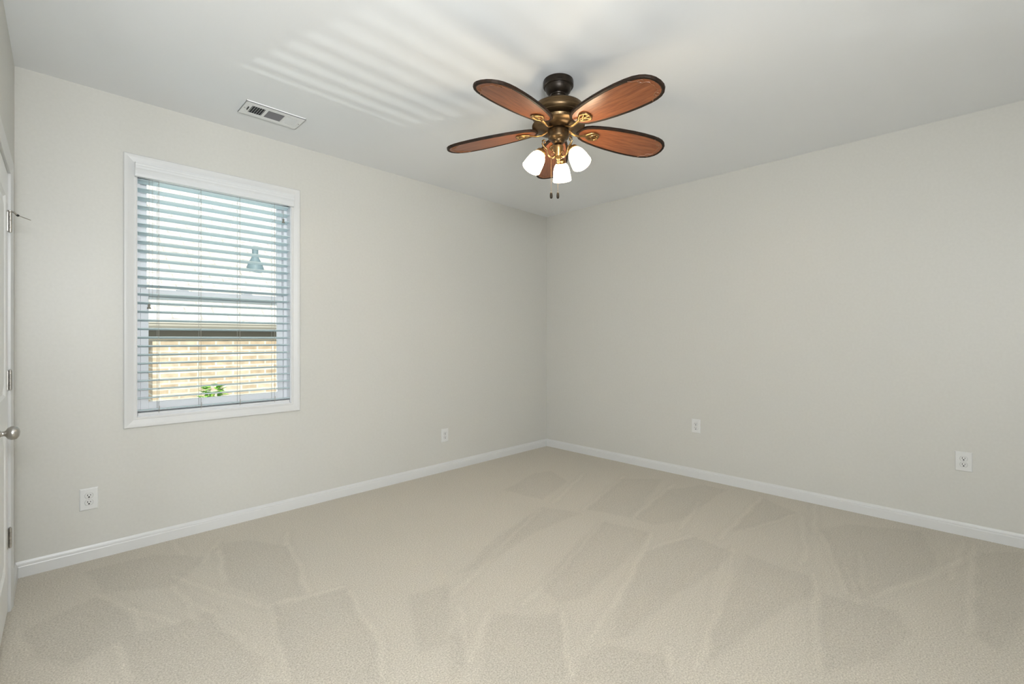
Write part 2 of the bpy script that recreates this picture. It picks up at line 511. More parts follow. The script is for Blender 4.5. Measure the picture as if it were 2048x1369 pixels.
def carpet_floor():
    x0, x1, y0, y1, st = -5.85, 0.05, YB - 0.05, 0.05, 0.0115
    nx, ny = int((x1 - x0) / st) + 1, int((y1 - y0) / st) + 1
    X, Y = np.meshgrid(np.linspace(x0, x1, nx), np.linspace(y0, y1, ny))
    rng = np.random.default_rng(3)
    # uneven edges: jitter the lookup a little
    jx = X + 0.005 * np.sin(Y * 23 + 2 * np.sin(X * 11)) + rng.normal(0, 0.004, X.shape)
    jy = Y + 0.005 * np.sin(X * 19 + 2 * np.sin(Y * 13)) + rng.normal(0, 0.004, X.shape)
    nap = np.full(X.shape, 0.62)
    for poly in NAP_PATCHES:
        d = np.full(X.shape, 9.0)
        for i in range(len(poly)):
            d = np.minimum(d, seg_dist(jx, jy, poly[i], poly[(i + 1) % len(poly)]))
        s = np.where(inside(jx, jy, poly), d, -d)
        w = np.clip(s / 0.028 + 0.35, 0, 1)
        fade = np.clip(1.0 - s / 0.9, 0.45, 1.0)      # darkest along its edge, fading inward
        nap = nap * (1 - w) + (0.62 - 0.52 * fade) * w
    for ln in NAP_STREAKS:
        d = np.full(X.shape, 9.0)
        for a, b in zip(ln, ln[1:]):
            d = np.minimum(d, seg_dist(jx, jy, a, b))
        nap = nap + 0.36 * np.exp(-(d / 0.011) ** 2) - 0.20 * np.exp(-((d - 0.030) / 0.013) ** 2)
    nap = np.clip(nap, 0, 1.2)
    co = np.stack([X, Y, 0.0015 * (nap - 0.6)], -1).reshape(-1, 3)
    idx = np.arange(nx * ny).reshape(ny, nx)
    q = np.stack([idx[:-1, :-1], idx[:-1, 1:], idx[1:, 1:], idx[1:, :-1]], -1).reshape(-1, 4)
    me = bpy.data.meshes.new('floor')
    me.vertices.add(len(co))
    me.vertices.foreach_set('co', co.ravel())
    me.loops.add(q.size)
    me.loops.foreach_set('vertex_index', q.ravel())
    me.polygons.add(len(q))
    me.polygons.foreach_set('loop_start', np.arange(0, q.size, 4))
    me.polygons.foreach_set('loop_total', np.full(len(q), 4))
    at = me.attributes.new('nap', 'FLOAT', 'POINT')
    at.data.foreach_set('value', nap.ravel().astype(np.float32))
    me.update()
    me.validate()
    me.polygons.foreach_set('use_smooth', np.ones(len(q), bool))
    me.materials.append(M['carpet'])
    o = bpy.data.objects.new('floor', me)
    COL.objects.link(o)
    return o


structure(carpet_floor(), 'beige cut pile carpet with vacuum marks')

# baseboards: extruded profile
BB = [(0, 0), (0.014, 0), (0.014, 0.056), (0.0125, 0.060), (0.0125, 0.066), (0.007, 0.072), (0.0045, 0.080), (0.003, 0.084), (0, 0.084)]


def baseboard(name, p0, p1, inward, parent=None):
    """runs p0 -> p1 along a wall; inward = unit vector into the room"""
    mb = MB()
    n2 = Vector((inward[0], inward[1], 0))
    rings = [[Vector((p[0], p[1], 0)) + n2 * a + Vector((0, 0, z)) for a, z in BB] for p in (p0, p1)]
    mb.sweep(rings, True, True, False)
    return structure(mb.build(name, M['trim']))


baseboard('baseboard_window', (XL, 0), (0, 0), (0, -1))
baseboard('baseboard_right', (0, 0), (0, YB), (-1, 0))
cx, sx = math.cos(PHI), math.sin(PHI)


def left(p, t):
    return (XL + p * cx + t * sx, p * sx - t * cx)


baseboard('baseboard_left', left(0, 0), left(0, 0.366), (cx, sx))
baseboard('baseboard_rear', (-5.8, YB), (0, YB), (0, 1))

# ------------------------------------------------------------------ casings
CAS = [(0.000, 0.009), (0.004, 0.011), (0.010, 0.011), (0.016, 0.0095), (0.044, 0.0155), (0.054, 0.0165), (0.060, 0.0165), (0.064, 0.012), (0.064, 0.0), (0.0, 0.0)]


def casing(name, x0, x1, z0, z1, bottom, frame):
    """mitred frame around an opening; frame(u, w, z) maps along-wall u, out-of-wall w"""
    mb = MB()
    loop = []
    for (a, w) in CAS:
        if bottom:
            c = [(x0 - a, z0 - a), (x0 - a, z1 + a), (x1 + a, z1 + a), (x1 + a, z0 - a), (x0 - a, z0 - a)]
        else:
            c = [(x0 - a, z0), (x0 - a, z1 + a), (x1 + a, z1 + a), (x1 + a, z0)]
        loop.append([frame(u, w, z) for u, z in c])
    rings = [[loop[i][j] for i in range(len(CAS))] for j in range(len(loop[0]))]
    mb.sweep(rings, True, not bottom, False)
    return structure(mb.build(name, M['trim']))


casing('trim_1', OX0, OX1, OZ0, OZ1, True, lambda u, w, z: (u, -w, z))
casing('trim_2', DT0 - 0.006, DT1 + 0.006, 0.0, DZ + 0.006, False,
       lambda u, w, z: (*left(w, u), z))

# ------------------------------------------------------------------ door in the left wall
dr = MB().use(M['door'])
TH = 0.035
dw = DT1 - DT0
stile = 0.11


def door_xyz(p, t, z):
    return (p, -t, z)


def rect_ring(mb, t0, t1, z0, z1, p, inset, depth):
    """a step from one rectangle to an inset one"""
    a = [mb.bm.verts.new(door_xyz(p, t, z)) for t, z in ((t0, z0), (t1, z0), (t1, z1), (t0, z1))]
    b = [mb.bm.verts.new(door_xyz(p + depth, t, z)) for t, z in
         ((t0 + inset, z0 + inset), (t1 - inset, z0 + inset), (t1 - inset, z1 - inset), (t0 + inset, z1 - inset))]
    for i in range(4):
        j = (i + 1) % 4
        mb.face([a[i], a[j], b[j], b[i]])
    return b


z_lo, z_hi = 0.015, DZ
pan = [(0.22, 0.86), (1.02, DZ - 0.12)]
t_a, t_b = DT0, DT1
dr.box(-TH, -0.012, -t_b, -t_a, z_lo, z_hi)
# face: stiles and rails flush, moulded panels sunk then raised again
for (a0, a1, c0, c1) in ((t_a, t_a + stile, z_lo, z_hi), (t_b - stile, t_b, z_lo, z_hi),
                         (t_a + stile, t_b - stile, z_lo, pan[0][0]), (t_a + stile, t_b - stile, pan[0][1], pan[1][0]),
                         (t_a + stile, t_b - stile, pan[1][1], z_hi)):
    dr.box(-0.0125, 0.0, -a1, -a0, c0, c1)
for c0, c1 in pan:
    t0, t1 = t_a + stile, t_b - stile
    p = 0.0
    for ins, dep in ((0.012, -0.008), (0.014, 0.0), (0.03, 0.006)):
        rect_ring(dr, t0, t1, c0, c1, p, ins, dep)
        t0, t1, c0, c1, p = t0 + ins, t1 - ins, c0 + ins, c1 - ins, p + dep
    dr.face([dr.bm.verts.new(door_xyz(p, t, z)) for t, z in ((t0, c0), (t1, c0), (t1, c1), (t0, c1))])
door = structure(dr.build('door_1', M['door'], None, (XL, 0, 0), (0, 0, PHI)), 'white panelled door in the left wall')
# jamb lining and stop behind the leaf
jb = MB()
jb.box(-0.119, -0.0005, -DT0 + 0.003, -DT0 + 0.0058, 0.0, DZ + 0.004)
jb.box(-0.119, -0.0005, -DT1 - 0.0058, -DT1 - 0.003, 0.0, DZ + 0.004)
jb.box(-0.119, -0.0005, -DT1 - 0.0058, -DT0 + 0.0058, DZ + 0.003, DZ + 0.0058)
jb.box(-0.06, -0.037, -DT0 - 0.010, -DT0 + 0.004, 0.0, DZ + 0.003)
structure(jb.build('trim_3', M['trim'], None, (XL, 0, 0), (0, 0, PHI)))

for zc in (1.827, 1.087, 0.348):
    hb = MB().use(M['nickel'])
    hz = 0.0445
    # leaf plates either side of the knuckle
    hb.box(0.0003, 0.0028, -DT0 - 0.024, -DT0 - 0.004, -hz, hz)
    hb.box(0.0003, 0.0028, -DT0 + 0.008, -DT0 + 0.012, -hz, hz)
    for k in range(5):
        a = -hz + k * 2 * hz / 5
        hb.lathe([(0.0055, a + 0.0006), (0.0064, a + 0.0012), (0.0064, a + 2 * hz / 5 - 0.0012), (0.0055, a + 2 * hz / 5 - 0.0006)],
                 16, Matrix.Translation((0.0078, -DT0 + 0.003, 0)))
    hb.lathe([(0.0001, -hz - 0.004), (0.005, -hz - 0.003), (0.005, hz + 0.003), (0.0001, hz + 0.006)], 14,
             Matrix.Translation((0.0078, -DT0 + 0.003, 0)))
    hb.use(M['slotdark'])
    for k in (1, 3):
        a = -hz + k * 2 * hz / 5
        hb.box(0.0006, 0.0034, -DT0 - 0.0045, -DT0 - 0.0010, a, a + 2 * hz / 5)
    hg = hb.build('hinge', None, door, (0, 0, zc), autosmooth=40)
    tag(hg, 'satin nickel hinge')
    if zc > 1.5:
        ds = MB().use(M['nickel'])
        q = Vector((0.0078, -DT0 + 0.003, hz + 0.004))
        ds.lathe([(0.0075, 0), (0.0085, 0.002), (0.0085, 0.006), (0.003, 0.008)], 16, Matrix.Translation(q))
        ds.tube([q + Vector((0, 0, 0.004)), q + Vector((0.012, 0.004, 0.002)), q + Vector((0.022, 0.012, -0.008)), q + Vector((0.028, 0.016, -0.010))],
                [0.004, 0.0045, 0.004, 0.0035], 10)
        ds.tube([q + Vector((0.026, 0.015, -0.010)), q + Vector((0.066, 0.034, -0.020))], 0.0022, 8)
        ds.use(M['slotdark'])
        ds.tube([q + Vector((0.020, 0.010, -0.007)), q + Vector((0.026, 0.015, -0.0105))], 0.0052, 10)
        tag(ds.build('door_stop', None, hg, autosmooth=40), 'hinge pin door stop with a thin threaded rod')

kb = MB().use(M['nickel'])
ax = Matrix.Rotation(PI / 2, 4, 'Y')
kb.lathe([(0.031, 0.0), (0.032, 0.003), (0.030, 0.007), (0.016, 0.010), (0.0105, 0.014), (0.0095, 0.022), (0.012, 0.026),
          (0.021, 0.031), (0.0265, 0.040), (0.0270, 0.047), (0.024, 0.056), (0.016, 0.062), (0.006, 0.0645), (0.0005, 0.065)],
         36, ax)
tag(kb.build('door_knob', None, door, (0.0, -(DT1 - 0.066), 0.914), autosmooth=50), 'satin nickel egg shaped door knob')

# ------------------------------------------------------------------ window
win = empty('window_1', ((OX0 + OX1) / 2, 0.10, OZ0))
structure(win, 'white double hung window')
WX, WY, WZ = win.location


def wbox(mb, x0, x1, y0, y1, z0, z1, bevel=0.0):
    mb.box(x0 - WX, x1 - WX, y0 - WY, y1 - WY, z0 - WZ, z1 - WZ, bevel)


mb = MB()      # jamb lining and main vinyl frame
wbox(mb, OX0, OX0 + 0.003, 0.001, 0.149, OZ0, OZ1)
wbox(mb, OX1 - 0.003, OX1, 0.001, 0.149, OZ0, OZ1)
wbox(mb, OX0, OX1, 0.001, 0.149, OZ1 - 0.003, OZ1)
wbox(mb, OX0, OX1, 0.001, 0.149, OZ0, OZ0 + 0.003)
F = 0.024
wbox(mb, OX0 + 0.003, OX0 + F, 0.078, 0.148, OZ0, OZ1)
wbox(mb, OX1 - F, OX1 - 0.003, 0.078, 0.148, OZ0, OZ1)
wbox(mb, OX0 + F, OX1 - F, 0.078, 0.148, OZ1 - F, OZ1 - 0.003)
wbox(mb, OX0 + F, OX1 - F, 0.078, 0.148, OZ0 + 0.003, OZ0 + 0.018)
mb.build('window_frame', M['vinyl'], win)


def sash(name, z0, z1, y0, y1, top, bot, st):
    a, b = OX0 + F + 0.003, OX1 - F - 0.003
    s = MB()
    wbox(s, a, a + st, y0, y1, z0, z1, 0.002)
    wbox(s, b - st, b, y0, y1, z0, z1, 0.002)
    wbox(s, a + st, b - st, y0, y1, z1 - top, z1, 0.002)
    wbox(s, a + st, b - st, y0, y1, z0, z0 + bot, 0.002)
    so = s.build(name, M['vinyl'], win)
    gz = MB()
    wbox(gz, a + st - 0.004, b - st + 0.004, (y0 + y1) / 2 - 0.0015, (y0 + y1) / 2 + 0.0015, z0 + bot - 0.004, z1 - top + 0.004)
    tag(gz.build('glass_pane', M['glass'], so), 'clear glass pane')
    return so


up = sash('upper_sash', 1.535, OZ1 - F - 0.002, 0.114, 0.138, 0.034, 0.040, 0.034)
lo = sash('lower_sash', OZ0 + 0.020, 1.598, 0.084, 0.108, 0.040, 0.058, 0.040)
for px in (-3.585, -3.20):
    lk = MB()
    wbox(lk, px - 0.034, px + 0.034, 0.086, 0.106, 1.5982, 1.606, 0.002)
    lk.lathe([(0.013, 1.606 - WZ), (0.013, 1.616 - WZ), (0.004, 1.618 - WZ)], 16, Matrix.Translation((px - WX, 0.096 - WY, 0)))
    wbox(lk, px - 0.012, px + 0.030, 0.084, 0.096, 1.608, 1.615, 0.001)
    tag(lk.build('sash_lock', M['vinyl'], lo), 'sash lock')

# ------------------------------------------------------------------ venetian blind
blind = empty('window_blind', ((OX0 + OX1) / 2, 0.0, OZ0))
tag(blind, 'white wide-slat venetian blind hanging open in the window', 'window blind')
BX, BY, BZ = blind.location


def brel(x, y, z):
    return Vector((x - BX, y - BY, z - BZ))


# crown moulded valance standing a little proud of the casing
vz0, vz1 = 2.268, 2.352
prof = [(0.0, vz0), (-0.010, vz0), (-0.0185, vz0 + 0.003), (-0.0205, vz0 + 0.018), (-0.0195, vz0 + 0.034), (-0.024, vz0 + 0.044),
        (-0.028, vz0 + 0.050), (-0.0285, vz0 + 0.062), (-0.031, vz0 + 0.066), (-0.0325, vz0 + 0.074), (-0.0345, vz0 + 0.078), (-0.0345, vz1), (0.0, vz1)]
va = MB()
xa, xb = OX0 - 0.012, OX1 + 0.010
va.sweep([[brel(x, y - 0.0165, z) for y, z in prof] for x in (xa, xb)], True, True, False)
tag(va.build('valance', M['valance'], blind), 'moulded white valance')
hr = MB()
hr.box(OX0 + 0.006 - BX, OX1 - 0.006 - BX, 0.003, 0.062, 2.285 - BZ, 2.340 - BZ, 0.002)
hr.build('headrail', M['valance'], blind)

SX0, SX1, SY, SW = OX0 + 0.005, OX1 - 0.006, 0.034, 0.0635
CORDS = (-3.724, -3.500, -3.270, -3.044)
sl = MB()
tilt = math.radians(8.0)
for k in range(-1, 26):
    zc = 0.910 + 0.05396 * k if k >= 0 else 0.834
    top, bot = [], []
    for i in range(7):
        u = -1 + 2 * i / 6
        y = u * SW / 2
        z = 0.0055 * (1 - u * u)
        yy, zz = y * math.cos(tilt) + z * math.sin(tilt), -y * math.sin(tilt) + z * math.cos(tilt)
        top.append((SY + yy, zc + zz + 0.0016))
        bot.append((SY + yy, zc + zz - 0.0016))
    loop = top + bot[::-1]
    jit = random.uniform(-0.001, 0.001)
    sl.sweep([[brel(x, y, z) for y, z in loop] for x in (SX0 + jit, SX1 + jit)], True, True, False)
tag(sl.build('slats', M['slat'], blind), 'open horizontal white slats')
br = MB()
br.box(SX0 - BX, SX1 - BX, SY - 0.030, SY + 0.030, 0.8045 - BZ, 0.8245 - BZ, 0.003)
br.build('bottom_rail', M['valance'], blind)
for cxp in CORDS:
    ld = MB()
    for y in (SY - 0.0335, SY + 0.0335):
        ld.tube([brel(cxp, y, 0.815), brel(cxp, y, 2.30)], 0.0011, 6)
    for k in range(26):
        zc = 0.910 + 0.05396 * k - 0.0022
        ld.tube([brel(cxp, SY - 0.0335, zc + 0.002), brel(cxp, SY, zc + 0.0005), brel(cxp, SY + 0.0335, zc - 0.0025)], 0.0006, 5)
    ld.tube([brel(cxp + 0.004, SY - 0.034, 0.823), brel(cxp + 0.004, SY - 0.034, 0.860)], 0.0012, 6)
    ld.build('ladder_cord', M['cord'], blind)
for px, zt in ((-3.774, 1.497), (-3.757, 1.53), (-2.987, 2.170)):
    lc = MB()
    lc.tube([brel(px, -0.010, 2.275), brel(px, -0.010, zt)], 0.0007, 6)
    cobj = tag(lc.build('lift_cord', M['cord'], blind), 'thin blind pull cord')
    if zt != 1.53:
        ts = MB()
        ts.lathe([(0.0015, 0.0), (0.0055, -0.002), (0.0075, -0.007), (0.0055, -0.013), (0.0065, -0.020), (0.0105, -0.026), (0.0105, -0.030), (0.002, -0.031)], 18,
                 Matrix.Translation(brel(px, -0.010, zt)))
        tag(ts.build('tassel', M['tassel'], cobj, autosmooth=40), 'small grey cord tassel')

# ------------------------------------------------------------------ wall outlets
PW, PH = 0.0815, 0.1265


def make_outlet():
    r = empty('wall_outlet')
    c = MB()
    # bevelled cover plate standing on local xz, facing -y
    o = [(-PW / 2, -PH / 2), (PW / 2, -PH / 2), (PW / 2, PH / 2), (-PW / 2, PH / 2)]
    rings = []
    for ins, y in ((0, 0.0), (0.0, -0.0022), (0.0035, -0.0056), (0.006, -0.0062)):
        rings.append([(x - math.copysign(ins, x), y, z - math.copysign(ins, z)) for x, z in o])
    c.sweep(rings, True, True, False)
    c.build('cover_plate', M['plate'], r)
    for s in (1, -1):
        q = MB().use(M['plate'])
        pts = []
        for i in range(40):
            a = 2 * PI * i / 40
            x, z = 0.0172 * math.cos(a), 0.0172 * math.sin(a)
            z = max(-0.0140, min(0.0140, z))
            pts.append((x, z))
        q.sweep([[(x * f, y, z * f) for x, z in pts] for f, y in ((1.06, -0.0060), (1.03, -0.0070), (1.0, -0.0084), (0.95, -0.0088))], True, True, False)
        q.use(M['groove'])
        q.sweep([[(x * f, -0.00635, z * f) for x, z in pts] for f in (1.05, 1.11)], True, False, False)
        q.use(M['slot'])
        q.box(-0.0079, -0.0048, -0.0092, -0.0086, -0.0005, 0.0085)
        q.box(0.0048, 0.0077, -0.0092, -0.0086, 0.0005, 0.0078)
        q.lathe([(0.0040, 0.0086), (0.0040, 0.0093)], 14, Matrix.Translation((0, 0, -0.0072)) @ Matrix.Rotation(PI / 2, 4, 'X'))
        q.build('receptacle', None, r, (0, 0, s * 0.0195))
    sc = MB().use(M['plate'])
    sc.lathe([(0.0035, 0.0058), (0.0035, 0.0070), (0.0025, 0.0076)], 14, Matrix.Rotation(PI / 2, 4, 'X'))
    sc.use(M['slot']).box(-0.0026, 0.0026, -0.0079, -0.0075, -0.0004, 0.0004)
    sc.build('screw', None, r)
    return r


ot = make_outlet()
GO = 'duplex outlets low on the walls'
spots = [((-4.0485, 0.0, 0.354), 0, 'white outlet plate low on window wall, left below the window by the door'),
         ((-1.505, 0.0, 0.347), 0, 'white outlet plate on window wall, between window and far corner'),
         ((0.0, -1.8145, 0.4775), -PI / 2, 'white outlet plate on the right wall, small one nearer the far corner'),
         ((0.0, -3.5765, 0.481), -PI / 2, 'white outlet plate on the right wall, largest one near the right edge')]
for i, (loc, rz, lab) in enumerate(spots):
    o = ot if i == 0 else copy_tree(ot)
    o.location = loc
    o.rotation_euler = (0, 0, rz)
    tag(o, lab, 'outlet', GO)

# ------------------------------------------------------------------ ceiling register
vx0, vx1, vy0, vy1 = -3.362, -3.008, -0.496, -0.300
vent = empty('ceiling_vent', ((vx0 + vx1) / 2, (vy0 + vy1) / 2, H))
tag(vent, 'white rectangular air vent with dark louvers in the ceiling above window', 'vent')
VX, VY = vent.location[0], vent.location[1]
hx, hy = (vx1 - vx0) / 2, (vy1 - vy0) / 2
# openings: left, middle, right sections, all between y -yo .. +yo
yo = hy - 0.042
secs = [(-hx + 0.045, -hx + 0.122), (-hx + 0.138, hx - 0.118), (hx - 0.104, hx - 0.032)]
fr_ = MB()
zb = -0.009


def fbox(x0, x1, y0, y1):
    fr_.box(x0, x1, y0, y1, zb, zb + 0.0025)


xs = [-hx] + [v for s in secs for v in s] + [hx]
for i in range(0, len(xs), 2):
    fbox(xs[i], xs[i + 1], -yo, yo)
fbox(-hx, hx, yo, hy)
fbox(-hx, hx, -hy, -yo)
for (x0, x1, y0, y1) in ((-hx, hx, hy - 0.002, hy), (-hx, hx, -hy, -hy + 0.002), (-hx, -hx + 0.002, -hy, hy), (hx - 0.002, hx, -hy, hy)):
    fr_.box(x0, x1, y0, y1, zb, 0.0)
fr_.build('frame', M['vent'], vent)
bk = MB()
bk.box(-hx + 0.02, hx - 0.02, -yo - 0.008, yo + 0.008, -0.0012, 0.0)
bk.build('duct_opening', M['duct'], vent)
lv = MB()
for k in range(6):      # left section: crosswise blades turned away, dark gaps show
    x = secs[0][0] + 0.006 + k * 0.0135
    lv.box(-0.0006, 0.0006, -yo, yo, -0.0055, 0.0045, mat4=Matrix.Translation((x, 0, -0.0065)) @ Matrix.Rotation(math.radians(33), 4, 'Y'))
lv.build('louver', M['vent'], vent)
lv = MB()
n_ = 11
for k in range(n_):     # middle section: fine lengthwise blades
    y = -yo + 0.005 + k * (2 * yo - 0.01) / (n_ - 1)
    lv.box(secs[1][0], secs[1][1], -0.0005, 0.0005, -0.004, 0.004, mat4=Matrix.Translation((0, y, -0.0045)) @ Matrix.Rotation(math.radians(30), 4, 'X'))
lv.build('louver', principled('grey_fine_louver', (0.20, 0.20, 0.215), 0.5), vent)
lv = MB()
for k in range(6):      # right section: crosswise blades turned to the camera, reads white
    x = secs[2][0] + 0.007 + k * 0.0125
    lv.box(-0.0006, 0.0006, -yo + 0.006, yo, -0.0085, 0.0065, mat4=Matrix.Translation((x, 0, -0.0062)) @ Matrix.Rotation(math.radians(-58), 4, 'Y'))
lv.build('louver', M['vent'], vent)
dl = MB()
dl.box(-hx + 0.028, -hx + 0.032, -0.03, 0.012, -0.016, -0.009)
tag(dl.build('damper_lever', M['duct'], vent), 'dark damper lever')
for s in (-1, 1):
    sw = MB()
    sw.lathe([(0.0038, -0.009), (0.0038, -0.0105), (0.002, -0.0115)], 12, Matrix.Translation((s * (hx - 0.014), 0.0, 0)))
    sw.build('screw', M['nickel'], vent)

# ------------------------------------------------------------------ ceiling fan
FX, FY = -2.172, -1.959
fan = empty('ceiling_fan', (FX, FY, H))
tag(fan, 'bronze and brass ceiling fan with five leaf shaped wooden blades and three lit lamps', 'ceiling fan')


def fz(z):
    return z - H


def flathe(name, prof, mat, parent=fan, seg=56, **kw):
    q = MB()
    q.lathe([(r, fz(z)) for r, z in prof], seg)
    return q.build(name, mat, parent, autosmooth=32, **kw)


flathe('canopy', [(0.070, 2.7395), (0.084, 2.7395), (0.0855, 2.732), (0.0855, 2.708), (0.082, 2.703), (0.077, 2.702), (0.076, 2.699), (0.0745, 2.699),
                  (0.073, 2.692), (0.067, 2.678), (0.056, 2.666), (0.046, 2.661), (0.044, 2.656), (0.038, 2.653), (0.036, 2.648), (0.030, 2.645), (0.022, 2.642)], M['bronze'])
flathe('downrod', [(0.0135, 2.668), (0.0135, 2.640), (0.026, 2.638), (0.028, 2.632), (0.028, 2.622), (0.034, 2.616), (0.034, 2.608)], M['bronze'])
flathe('motor_housing', [(0.030, 2.614), (0.082, 2.611), (0.114, 2.604), (0.138, 2.592), (0.145, 2.584), (0.145, 2.579), (0.149, 2.577),
                         (0.153, 2.568), (0.154, 2.553), (0.151, 2.541), (0.143, 2.533), (0.1435, 2.529), (0.136, 2.524), (0.128, 2.519), (0.114, 2.516),
                         (0.108, 2.498), (0.106, 2.490), (0.122, 2.487), (0.140, 2.488), (0.149, 2.486), (0.149, 2.482), (0.138, 2.474), (0.112, 2.467), (0.080, 2.464), (0.060, 2.463), (0.040, 2.463)], M['motor'])
# ornament band: brass sleeve with raised diamonds, as a part of the housing
ob = MB().use(M['brass'])
ob.lathe([(0.1085, fz(2.5155)), (0.1105, fz(2.514)), (0.1105, fz(2.499)), (0.1060, fz(2.491))], 60)
for k in range(15):
    a = 2 * PI * k / 15
    c = Vector((0.1118 * math.cos(a), 0.1118 * math.sin(a), fz(2.5065)))
    t = Vector((-math.sin(a), math.cos(a), 0))
    u = Vector((0, 0, 1))
    s = 0.0085
    ob.ring([c + t * s * 1.25, c + u * s * 0.8, c - t * s * 1.25, c - u * s * 0.8], 0.0016, 6)
tag(ob.build('ornament_band', None, fan, autosmooth=32), 'brass band with raised diamonds')

flathe('switch_housing', [(0.040, 2.4655), (0.052, 2.464), (0.058, 2.458), (0.0595, 2.450), (0.0595, 2.424), (0.057, 2.416), (0.050, 2.409), (0.040, 2.405), (0.037, 2.402),
                          (0.036, 2.396), (0.031, 2.388), (0.022, 2.382), (0.012, 2.380), (0.010, 2.372)], M['motor'])
flathe('light_kit', [(0.010, 2.376), (0.026, 2.373), (0.030, 2.370), (0.0305, 2.362), (0.028, 2.352), (0.024, 2.338), (0.020, 2.322), (0.018, 2.314), (0.022, 2.310),
                     (0.022, 2.306), (0.015, 2.301), (0.010, 2.294), (0.008, 2.289), (0.010, 2.284), (0.006, 2.277), (0.003, 2.270), (0.0005, 2.268)], M['brass'])

# blades: local x runs out along the blade
HW = [(0.118, 0.0), (0.122, 0.018), (0.132, 0.037), (0.150, 0.055), (0.180, 0.069), (0.22, 0.080), (0.28, 0.092), (0.35, 0.101), (0.43, 0.107), (0.50, 0.108),
      (0.56, 0.105), (0.60, 0.099), (0.632, 0.088), (0.655, 0.073), (0.672, 0.053), (0.682, 0.030), (0.686, 0.0)]


def blade_outline(off):
    """closed outline shrunk by off"""
    up_ = []
    for i, (x, w) in enumerate(HW):
        x0, w0 = HW[max(i - 1, 0)]
        x1, w1 = HW[min(i + 1, len(HW) - 1)]
        if i == 0:
            nx, nw = -1.0, 0.0
        elif i == len(HW) - 1:
            nx, nw = 1.0, 0.0
        else:
            tx, tw = x1 - x0, w1 - w0
            ll = math.hypot(tx, tw)
            nx, nw = -tw / ll, tx / ll
        up_.append((x - nx * off, max(0.0, w - nw * off)))
    return up_ + [(x, -w) for x, w in reversed(up_[1:-1])]


def make_blade():
    b = MB()
    T = 0.0065
    rings = [(0.0, T), (0.0, -T * 0.4), (0.0015, -T), (0.0100, -T * 1.15), (0.0150, -T * 0.85)]
    vr = [[b.bm.verts.new((x, w, z)) for x, w in blade_outline(o_)] for o_, z in rings]
    k = len(vr[0])
    b.use(M['edge'])
    for a, c in zip(vr, vr[1:]):
        for i in range(k):
            j = (i + 1) % k
            b.face([a[i], a[j], c[j], c[i]])
    b.face(list(reversed(vr[0])))
    b.use(M['wood'])
    b.face(vr[-1])
    blade = b.build('blade', None, fan)
    # carved scroll near the tip
    s = MB()
    zz = -T * 1.0
    half = [(0.575, 0.094), (0.590, 0.078), (0.607, 0.074), (0.618, 0.066), (0.614, 0.056), (0.622, 0.046), (0.640, 0.042), (0.650, 0.030), (0.645, 0.016), (0.652, 0.0)]
    s.tube([(x, w, zz) for x, w in half] + [(x, -w, zz) for x, w in reversed(half[:-1])], 0.0022, 6)
    for sg in (1, -1):
        s.ring([(0.622 + 0.014 * math.cos(a), sg * (0.060 + 0.011 * math.sin(a)), zz) for a in [2 * PI * i / 16 for i in range(16)]], 0.0018, 6)
    tag(s.build('carved_scroll', M['scroll'], blade, autosmooth=40), 'raised scroll carving near the tip')
    return blade


def make_iron():
    b = MB()
    # arm rising from the hub and running out under the blade root
    b.tube([(0.050, 0, -0.004), (0.075, 0.0, -0.016), (0.100, 0.002, -0.026), (0.128, 0.003, -0.026), (0.155, 0.002, -0.019), (0.175, 0, -0.0145)],
           [0.0105, 0.0085, 0.0075, 0.0075, 0.0085, 0.0095], 10, 0.65)
    for sg in (1, -1):
        b.tube([(0.168, 0, -0.0140), (0.185, sg * 0.018, -0.0128), (0.205, sg * 0.030, -0.0122), (0.228, sg * 0.031, -0.0122), (0.243, sg * 0.020, -0.0122), (0.247, 0, -0.0122)],
               [0.007, 0.0062, 0.0060, 0.0060, 0.0060, 0.0060], 10, 0.75)
        b.tube([(0.176, sg * 0.010, -0.013), (0.198, sg * 0.004, -0.0124), (0.214, sg * 0.012, -0.0122), (0.230, sg * 0.026, -0.0122)], 0.0042, 8, 0.8)
    for x, y in ((0.205, 0.0), (0.238, 0.014), (0.238, -0.014)):
        b.lathe([(0.0055, -0.0072), (0.0055, -0.0150), (0.0035, -0.0172)], 12, Matrix.Translation((x, y, 0)))
    b.tube([(0.196, 0, -0.0125), (0.246, 0, -0.0125)], 0.0050, 8, 0.7)
    return b.build('blade_iron', M['brass'], fan, autosmooth=40)


bl0, ir0 = make_blade(), make_iron()
PITCH, DROOP = math.radians(-10), math.radians(4)
for k in range(5):
    a = math.radians(45 + 72 * k)
    b = bl0 if k == 0 else copy_tree(bl0, fan)
    i_ = ir0 if k == 0 else copy_tree(ir0, fan)
    R = Matrix.Rotation(a, 4, 'Z') @ Matrix.Rotation(DROOP, 4, 'Y') @ Matrix.Rotation(PITCH, 4, 'X')
    for o in (b, i_):
        o.matrix_parent_inverse = Matrix()
        o.matrix_basis = Matrix.Translation((0, 0, fz(2.480))) @ R

